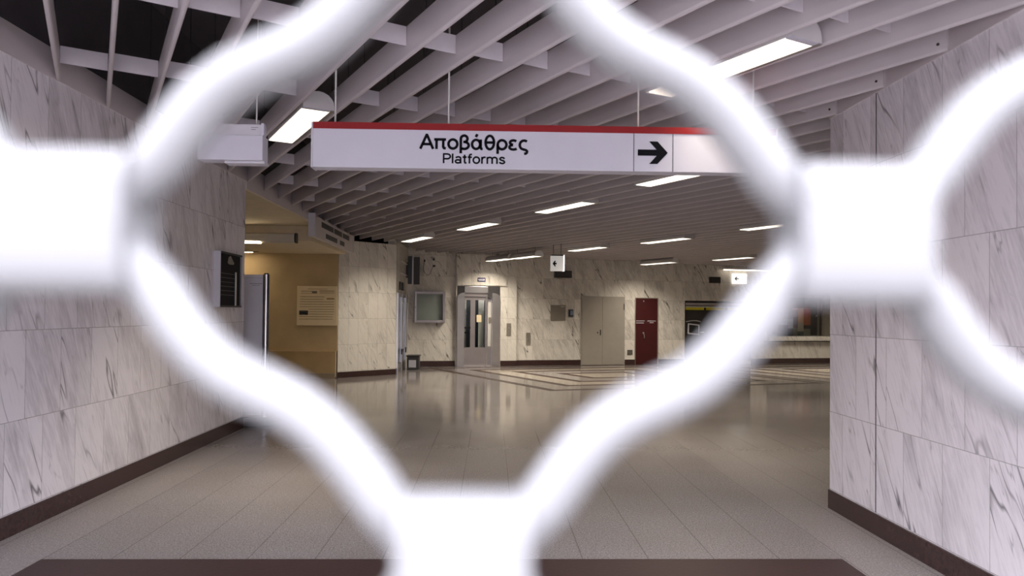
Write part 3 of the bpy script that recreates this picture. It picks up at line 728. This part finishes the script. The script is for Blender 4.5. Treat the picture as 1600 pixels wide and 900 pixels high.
pts = [(0.02 + 0.0 * i, -0.012, 0.38) for i in range(1)] + [(0.0, -0.012, 0.30), (-0.02, -0.012, 0.20), (0.01, -0.012, 0.08), (0.08, -0.012, 0.0), (0.16, -0.012, 0.02), (0.20, -0.012, 0.12), (0.24, -0.012, 0.22), (0.27, -0.012, 0.25)]
MB().tube(pts, 0.006, 6).build('cable', BLACK, s); box('connector', BLACK, s, 0.24, 0.31, -0.03, 0.0, 0.23, 0.275); box('connector', BLACK, s, 0.0, 0.035, -0.03, 0.0, 0.36, 0.42)
MB().tube([(0.30, -0.01, 0.40), (0.42, -0.01, 0.36), (0.47, -0.01, 0.28), (0.47, -0.01, 0.2)], 0.004, 6).build('cable_tail', BLACK, s)
s = onfar('wall_camera', 'small pale box fixed under the ceiling above the hanging cable', 'security camera', 0.50, 2.88)
box('body', LIGHTG, s, 0.0, 0.10, -0.12, 0.0, 0.0, 0.09, bevel=0.01); MB().cyl((0.05, -0.12, 0.045), (0.05, -0.135, 0.045), 0.03, 14).build('lens', BLACK, s)

# lift
s = onfar('elevator_entrance', 'steel lift entrance with two tall glass slots in its door, in the far wall', 'elevator', 1.21, 0.0, 0.122)
jp = lambda x0, x1, flip: [(x0, 0.0), (x1, 0.0)] + ([(x1, 2.03), (x1 - 0.02, 2.03)] + [(x1 - 0.02 - (x1 - x0 - 0.02) * math.sin(R(a)), 1.90 + 0.13 * math.cos(R(a))) for a in range(0, 91, 15)] if not flip else
      [(x1 - (x1 - x0 - 0.02) * (1 - math.cos(R(a))) , 1.90 + 0.13 * math.sin(R(a))) for a in range(0, 91, 15)] + [(x0, 2.03)])
box('back_frame', DARKG, s, 0.0, 0.20, -0.005, 0.10, 1.9, 2.21); box('back_frame', DARKG, s, 0.86, 1.21, -0.005, 0.10, 1.9, 2.21)
MB().prism(jp(0.0, 0.20, False), -0.05, 0.14).build('jamb', CHROME, s, bevel=0.004); MB().prism(jp(0.98, 1.21, True), -0.05, 0.14).build('jamb', CHROME, s, bevel=0.004)
box('header', CHROME, s, 0.20, 0.86, -0.03, 0.14, 2.03, 2.21, bevel=0.004)
box('header_rail', STEEL, s, 0.20, 0.98, 0.02, 0.14, 1.93, 2.03)
leaf = wall_cells([0.20, 0.82], [0.01, 1.93], [(0.215, 0.385, 0.52, 1.83), (0.52, 0.80, 0.52, 1.83)], 0.04).build('door_leaf', STEEL, s); leaf.location = (0, 0.06, 0)
box('pane', GLASS, leaf, 0.215, 0.385, 0.015, 0.022, 0.52, 1.83); box('pane', GLASS, leaf, 0.52, 0.80, 0.015, 0.022, 0.52, 1.83)
box('door_edge', CHROME, s, 0.82, 0.86, 0.03, 0.10, 0.01, 1.93, bevel=0.004)
box('side_panel', STEEL, s, 0.86, 0.98, 0.07, 0.11, 0.01, 2.03)
box('side_pane', LIGHTG, s, 0.88, 0.97, 0.062, 0.07, 0.55, 1.78); box('key_box', PLATE, s, 0.90, 0.965, 0.045, 0.062, 1.2, 1.36)
label(box('paper_notice', PAPER, s, 0.56, 0.70, 0.055, 0.058, 1.22, 1.42), 'white paper notice on the glass')
box('latch', BLACK, s, 0.21, 0.39, 0.05, 0.06, 1.04, 1.09)
box('sill', STEEL, s, 0.0, 1.21, -0.05, 0.14, 0.0, 0.012)
c = MB(); c.quad([(0, 1.5, 0.01), (1.21, 1.5, 0.01), (1.21, 1.5, 2.3), (0, 1.5, 2.3)]); c.quad([(0, 0.16, 0.01), (0, 1.5, 0.01), (0, 1.5, 2.3), (0, 0.16, 2.3)])
c.quad([(1.21, 1.5, 0.01), (1.21, 0.16, 0.01), (1.21, 0.16, 2.3), (1.21, 1.5, 2.3)]); c.quad([(0, 0.16, 2.3), (0, 1.5, 2.3), (1.21, 1.5, 2.3), (1.21, 0.16, 2.3)]); c.quad([(0, 0.16, 0.01), (1.21, 0.16, 0.01), (1.21, 1.5, 0.01), (0, 1.5, 0.01)])
c.build('cabin', paint('cabin_dark', lin(40, 44, 54), 0.4), s)
box('cabin_panel', LIGHTG, s, 0.28, 0.35, 0.5, 0.53, 0.02, 2.1); box('cabin_panel', LIGHTG, s, 0.70, 0.86, 0.5, 0.53, 0.02, 2.1)
box('added_cabin_lamp', emit('added_cabin_lamp', (1, 0.95, 0.85), 90.0), s, 0.3, 0.9, 0.25, 0.45, 2.24, 2.26)  # hidden lamp, added so the pale cabin panels show bright
box('hand_rail', BLACK, s, 0.02, 0.62, 0.46, 0.49, 0.9, 0.94)
s = onfar('lift_label', 'tiny navy plate with white marks above the lift', 'plate', 1.77, 2.345, 0.158)
box('plate', BLUE, s, 0.0, 0.22, -0.012, 0.0, 0.0, 0.105)
for a, b in ((0.02, 0.05), (0.06, 0.09), (0.10, 0.13), (0.14, 0.20)): box('white_mark', SIGNW, s, a, b, -0.0135, -0.012, 0.035, 0.075)
box('white_mark', SIGNW, s, 0.02, 0.20, -0.0135, -0.012, 0.025, 0.035)
for u, z, dd, txt in ((2.61, 0.85, 0.122, 'tall grey call-button plate just right of the lift'), (3.21, 0.585, 0.0, 'tall grey plate set lower on the wall, second right of the lift')):
    s = onfar('call_plate', txt, 'plate', u, z, dd)
    box('plate', PLATE, s, 0.0, 0.13, -0.02, 0.0, 0.0, 0.345, bevel=0.003)
    for k in range(2): MB().cyl((0.065, -0.02, 0.12 + 0.1 * k), (0.065, -0.026, 0.12 + 0.1 * k), 0.018, 12).build('button', STEEL, s)
s = onfar('hatch_panel', 'flat grey square access hatch on the marble wall', 'hatch', 3.93, 1.27)
box('panel', PLATE, s, 0.0, 0.45, -0.015, 0.0, 0.0, 0.45, bevel=0.003); box('maker_strip', LIGHTG, s, 0.30, 0.42, -0.0165, -0.015, 0.40, 0.415)
s = onfar('intercom', 'small blue-grey intercom beside the grey hatch', 'intercom', 4.46, 1.385)
box('body', DARKG, s, 0.0, 0.14, -0.05, 0.0, 0.0, 0.21, bevel=0.008); box('face', paint('intercom_face', lin(130, 142, 168), 0.4), s, 0.05, 0.125, -0.054, -0.05, 0.05, 0.18); box('handset', BLACK, s, 0.01, 0.045, -0.065, -0.05, 0.02, 0.19, bevel=0.006)

s = onfar('door_2', 'plain grey metal double door in the far wall', 'door', 4.85, 0.0); s['kind'] = 'structure'
box('frame', GREYP, s, 0.0, 1.345, -0.03, 0.0, 0.0, 1.985)
box('leaf', GREYP, s, 0.03, 0.64, -0.042, -0.03, 0.01, 1.955, bevel=0.002); box('leaf', GREYP, s, 0.645, 1.315, -0.042, -0.03, 0.01, 1.955, bevel=0.002)
box('lock_plate', BLACK, s, 0.57, 0.598, -0.05, -0.042, 0.86, 1.02); box('keyhole', BLACK, s, 0.48, 0.515, -0.048, -0.042, 0.92, 0.955); box('hinge', DARKG, s, 1.30, 1.325, -0.05, -0.03, 1.6, 1.78)
s = onfar('wall_grate', 'small dark square grate low on the wall between the grey and red doors', 'grate', 6.29, 0.29)
box('frame', DARKG, s, 0.0, 0.16, -0.015, 0.0, 0.0, 0.14)
for k in range(5): box('louvre', PLATE, s, 0.015, 0.145, -0.02, -0.015, 0.018 + 0.024 * k, 0.028 + 0.024 * k)

s = onfar('door_3', 'dark red metal door with small white lettering in the far wall', 'door', 6.54, 0.0); s['kind'] = 'structure'
box('frame', GREYP, s, -0.02, 0.73, -0.012, 0.0, 0.0, 1.97); box('leaf', REDP, s, 0.0, 0.69, -0.03, -0.012, 0.01, 1.95, bevel=0.002)
box('leaf_edge', GREYP, s, 0.70, 0.72, -0.04, -0.012, 0.01, 1.93)
for a, b, z in ((0.0, 0.28, 1.275), (0.0, 0.25, 1.215), (0.36, 0.64, 1.275), (0.43, 0.57, 1.225)): box('white_lettering', SIGNW, s, a + 0.01, b, -0.0315, -0.03, z, z + 0.016)
MB().cyl((0.24, -0.03, 0.93), (0.24, -0.045, 0.93), 0.026, 14).build('lock', STEEL, s); MB().tube([(0.24, -0.045, 0.90), (0.25, -0.07, 0.88), (0.255, -0.07, 0.78)], 0.01, 8).build('handle', STEEL, s)
box('spy_hole', SIGNW, s, 0.235, 0.255, -0.034, -0.03, 1.85, 1.88)

# ticket-machine bay
s = onfar('ticket_machine', 'dark ticket machine bay with two yellow strips and a white-framed tilted screen', 'ticket machine', 8.13, 0.10)
c = MB(); c.box(0.0, 2.22, 0.55, 0.6, 0.0, 1.80); c.box(0.0, 0.03, 0.01, 0.55, 0.0, 1.80); c.box(2.19, 2.22, 0.01, 0.55, 0.0, 1.80); c.box(0.0, 2.22, 0.01, 0.55, 0.0, 0.05); c.box(0.0, 2.22, 0.01, 0.55, 1.77, 1.80)
c.build('bay', PEDIM, s)
box('front', PEDIM, s, 0.03, 2.19, 0.12, 0.5, 0.05, 1.52); box('header_bar', STEEL, s, 0.03, 2.19, 0.02, 0.10, 1.66, 1.74, bevel=0.006); box('header_bar', LIGHTG, s, 0.03, 2.19, 0.05, 0.12, 1.60, 1.635)
for a in (0.05, 0.76, 1.47): label(box('yellow_strip', YELLOW, s, a, a + 0.62, 0.06, 0.12, 1.525, 1.60), 'yellow sign strip')
MB().tube([(0.10, 0.10, 1.17), (0.25, 0.05, 1.20), (0.42, 0.05, 1.20), (0.58, 0.10, 1.17)], 0.018, 8).build('hood', CHROME, s, smooth=True)
sc = MB().box(-0.19, 0.19, -0.02, 0.02, -0.16, 0.16).build('screen_frame', SIGNW, s, bevel=0.004); sc.location = (0.34, 0.10, 0.94); sc.rotation_euler = (R(-8), R(6), 0)
box('screen', BLACK, sc, -0.155, 0.155, -0.023, -0.02, -0.125, 0.125)
box('card_slot', LIGHTG, s, 0.58, 0.70, 0.10, 0.12, 0.84, 0.86)
s = onfar('vent_box', 'dark rectangular vent high on the wall above the ticket machine bay', 'vent', 8.93, 2.44)
box('frame', DARKG, s, 0.0, 0.38, -0.015, 0.0, 0.0, 0.19)
box('opening', BLACK, s, 0.02, 0.36, -0.018, -0.015, 0.02, 0.17)
for k in range(4): box('louvre', DARKG, s, 0.02, 0.36, -0.024, -0.018, 0.035 + 0.034 * k, 0.045 + 0.034 * k)
s = onfar('lit_arrow_sign', 'small glowing white sign with a black left arrow, above the ticket machine bay', 'sign', 9.69, 2.43, 0.02)
box('sign_body', SIGNLIT, s, 0.0, 0.48, -0.06, 0.0, 0.0, 0.31, bevel=0.004)
arrow = [(0.05, .155), (0.12, .22), (0.145, .20), (0.11, .168), (0.20, .168), (0.20, .142), (0.11, .142), (0.145, .11), (0.12, .09)]
MB().prism(list(reversed(arrow)), -0.063, -0.06).build('arrow', INK, s); box('bracket', STEEL, s, 0.2, 0.28, -0.05, 0.02, 0.1, 0.2)
s = onfar('strip_light', 'long slim strip light on the wall above the glowing arrow sign', 'wall light', 9.34, 2.83, 0.14)
box('housing', HOUSING, s, 0.0, 1.7, -0.03, 0.10, 0.03, 0.09); box('diffuser', LAMPM, s, 0.01, 1.69, -0.03, 0.03, 0.0, 0.03); box('bracket', STEEL, s, 0.3, 0.36, 0.10, 0.14, 0.03, 0.09)

# ticket window with its counter
s = onfar('ticket_window', 'dark ticket-office window over a pale stone counter at the right of the far wall', 'ticket window', 10.9, 0.0)
box('counter_ledge', MARBLE_FAR, s, -0.1, 2.3, -0.22, 0.24, 0.70, 0.835, bevel=0.006)
box('counter_gap', DARKG, s, -0.1, 2.3, -0.06, 0.0, 0.665, 0.70)
box('pane', GLASSD, s, 0.02, 1.98, 0.05, 0.058, 0.84, 2.05)
box('window_post', PLATE, s, 1.98, 2.02, -0.01, 0.24, 0.84, 2.05); box('side_post', PLATE, s, 2.02, 2.35, -0.03, 0.0, 0.84, 2.2)
label(box('valance', paint('valance_red', lin(96, 40, 40), 0.6), s, 0.1, 1.7, 0.2, 0.23, 1.74, 1.86), 'dark red band behind the glass')
c = MB(); c.box(-0.4, 2.5, 1.6, 1.65, 0.0, 2.4); c.box(-0.42, -0.38, 0.26, 1.6, 0.0, 2.4); c.box(2.5, 2.54, 0.26, 1.6, 0.0, 2.4); c.box(-0.4, 2.5, 0.26, 1.6, 2.4, 2.45); c.box(-0.4, 2.5, 0.26, 1.6, -0.05, 0.0)
c.build('office_shell', PEDIM, s)
box('desk', PEDIM, s, -0.38, 2.5, 0.27, 1.1, 0.76, 0.835)
box('added_office_lamp', emit('added_office_lamp', (1, 0.88, 0.72), 60.0), s, 0.3, 1.7, 0.245, 0.315, 2.36, 2.39)  # out-of-view lamp added to brighten the carton fronts
# stacked cartons behind the glass: x range, list of (height top fraction) from counter up
PXU = 1.0
def uu(px): return (px / 6.43 + 1160 - 1200) / 85.0 * 1.94 + 0.39        # picture column to metres along the window
def zz(py): return 0.836 + (547 - py) / 6.43 / 53.0 * 1.06
cols = [
    ('A', 345, 410, [(505, (52, 54, 60), 'low dark grey carton at the left foot of the stack')]),
    ('B', 412, 460, [(437, (50, 50, 56), 'dark slate carton under the pale lilac one'), (388, (150, 146, 160), 'pale lilac carton near the left edge')]),
    ('C', 463, 512, [(472, (38, 36, 38), 'near-black carton under the light grey one'), (378, (168, 164, 166), 'light grey carton on a near-black one'), (290, (140, 128, 142), 'mauve carton on the light grey one')]),
    ('D', 515, 558, [(464, (120, 122, 104), 'olive grey carton under the maroon one'), (352, (86, 50, 46), 'maroon carton standing on the olive grey one'), (278, (150, 128, 132), 'dusty pink carton on the maroon one')]),
    ('E', 561, 620, [(503, (70, 80, 70), 'dark green carton at the foot of the middle stack'), (413, (176, 160, 138), 'beige carton on the dark green one'), (337, (206, 160, 126), 'tan carton on the beige one'), (262, (204, 152, 132), 'peach carton at the top of the middle stack')]),
    ('F', 624, 692, [(475, (132, 130, 110), 'khaki carton at the foot of the right stack'), (438, (60, 48, 44), 'dark brown carton on the khaki one'), (339, (176, 92, 58), 'rust carton under the red one'), (258, (160, 58, 44), 'red carton at the top of the right stack')]),
]
for nm, x0, x1, boxes in cols:
    zb = 0.836
    for top, rgb, txt in boxes:
        zt = zz(top); a, b = uu(x0), uu(x1)
        s = onfar('carton', txt + ' behind the ticket window', 'box', 10.9 + a, zb, 0.0, 'cartons behind the ticket window'); s.location = far(10.9 + a, -0.50 - 0.01 * random.random(), zb)
        mt = paint('carton_' + txt.split(' carton')[0].replace(' ', '_'), lin(*rgb), 0.7)
        box('carton_body', mt, s, 0.0, (b - a) - 0.004, 0.0, 0.28, 0.0, zt - zb - 0.001, bevel=0.002)
        box('lid_seam', mt, s, 0.0, (b - a) - 0.004, -0.003, 0.0, (zt - zb) * 0.86, (zt - zb) * 0.97)
        zb = zt
s = onfar('desk_lamp', 'small lamp shining at the right inside the ticket window', 'lamp', 10.9 + uu(770), 0.836); s.location = far(10.9 + uu(770), -0.5, 0.836)
MB().lathe([(0, 0), (0.06, 0), (0.06, 0.015), (0.012, 0.03), (0.012, 0.62), (0, 0.62)], 16).build('stem', BLACK, s)
MB().lathe([(0.02, 0.70), (0.085, 0.62), (0.08, 0.615), (0.018, 0.69)], 18).build('shade', STEEL, s)
MB().lathe([(0, 0.655), (0.03, 0.64), (0.03, 0.62), (0, 0.61)], 12).build('bulb', emit('bulb', (1, 0.9, 0.75), 6.0), s)

# hanging arrow box in the hall
s = thing('hanging_arrow_box', 'small white hanging sign box with a black left arrow, in front of the far wall', 'sign', (1.375, 17.0, 2.47), R(6))
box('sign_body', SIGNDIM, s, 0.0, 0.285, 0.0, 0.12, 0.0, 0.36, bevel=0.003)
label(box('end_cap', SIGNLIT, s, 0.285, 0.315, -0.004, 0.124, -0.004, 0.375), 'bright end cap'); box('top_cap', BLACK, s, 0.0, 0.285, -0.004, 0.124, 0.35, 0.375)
arrow = [(0.03, .17), (0.085, .24), (0.11, .225), (0.085, .19), (0.125, .19), (0.125, .15), (0.085, .15), (0.11, .115), (0.085, .10)]
MB().prism(list(reversed(arrow)), -0.004, 0.0).build('arrow', INK, s)
for x in (0.06, 0.24): MB().cyl((x, 0.06, 0.37), (x, 0.06, TOP - 2.47), 0.006, 8).build('hanging_rod', DARKG, s)
s = onfar('wall_speaker', 'long black box on the far wall just below the hanging arrow box', 'speaker', 4.02, 2.50)
box('body', BLACK, s, 0.0, 0.50, -0.14, 0.0, 0.0, 0.20, bevel=0.01); box('front_mesh', DARKG, s, 0.02, 0.48, -0.144, -0.14, 0.02, 0.18)
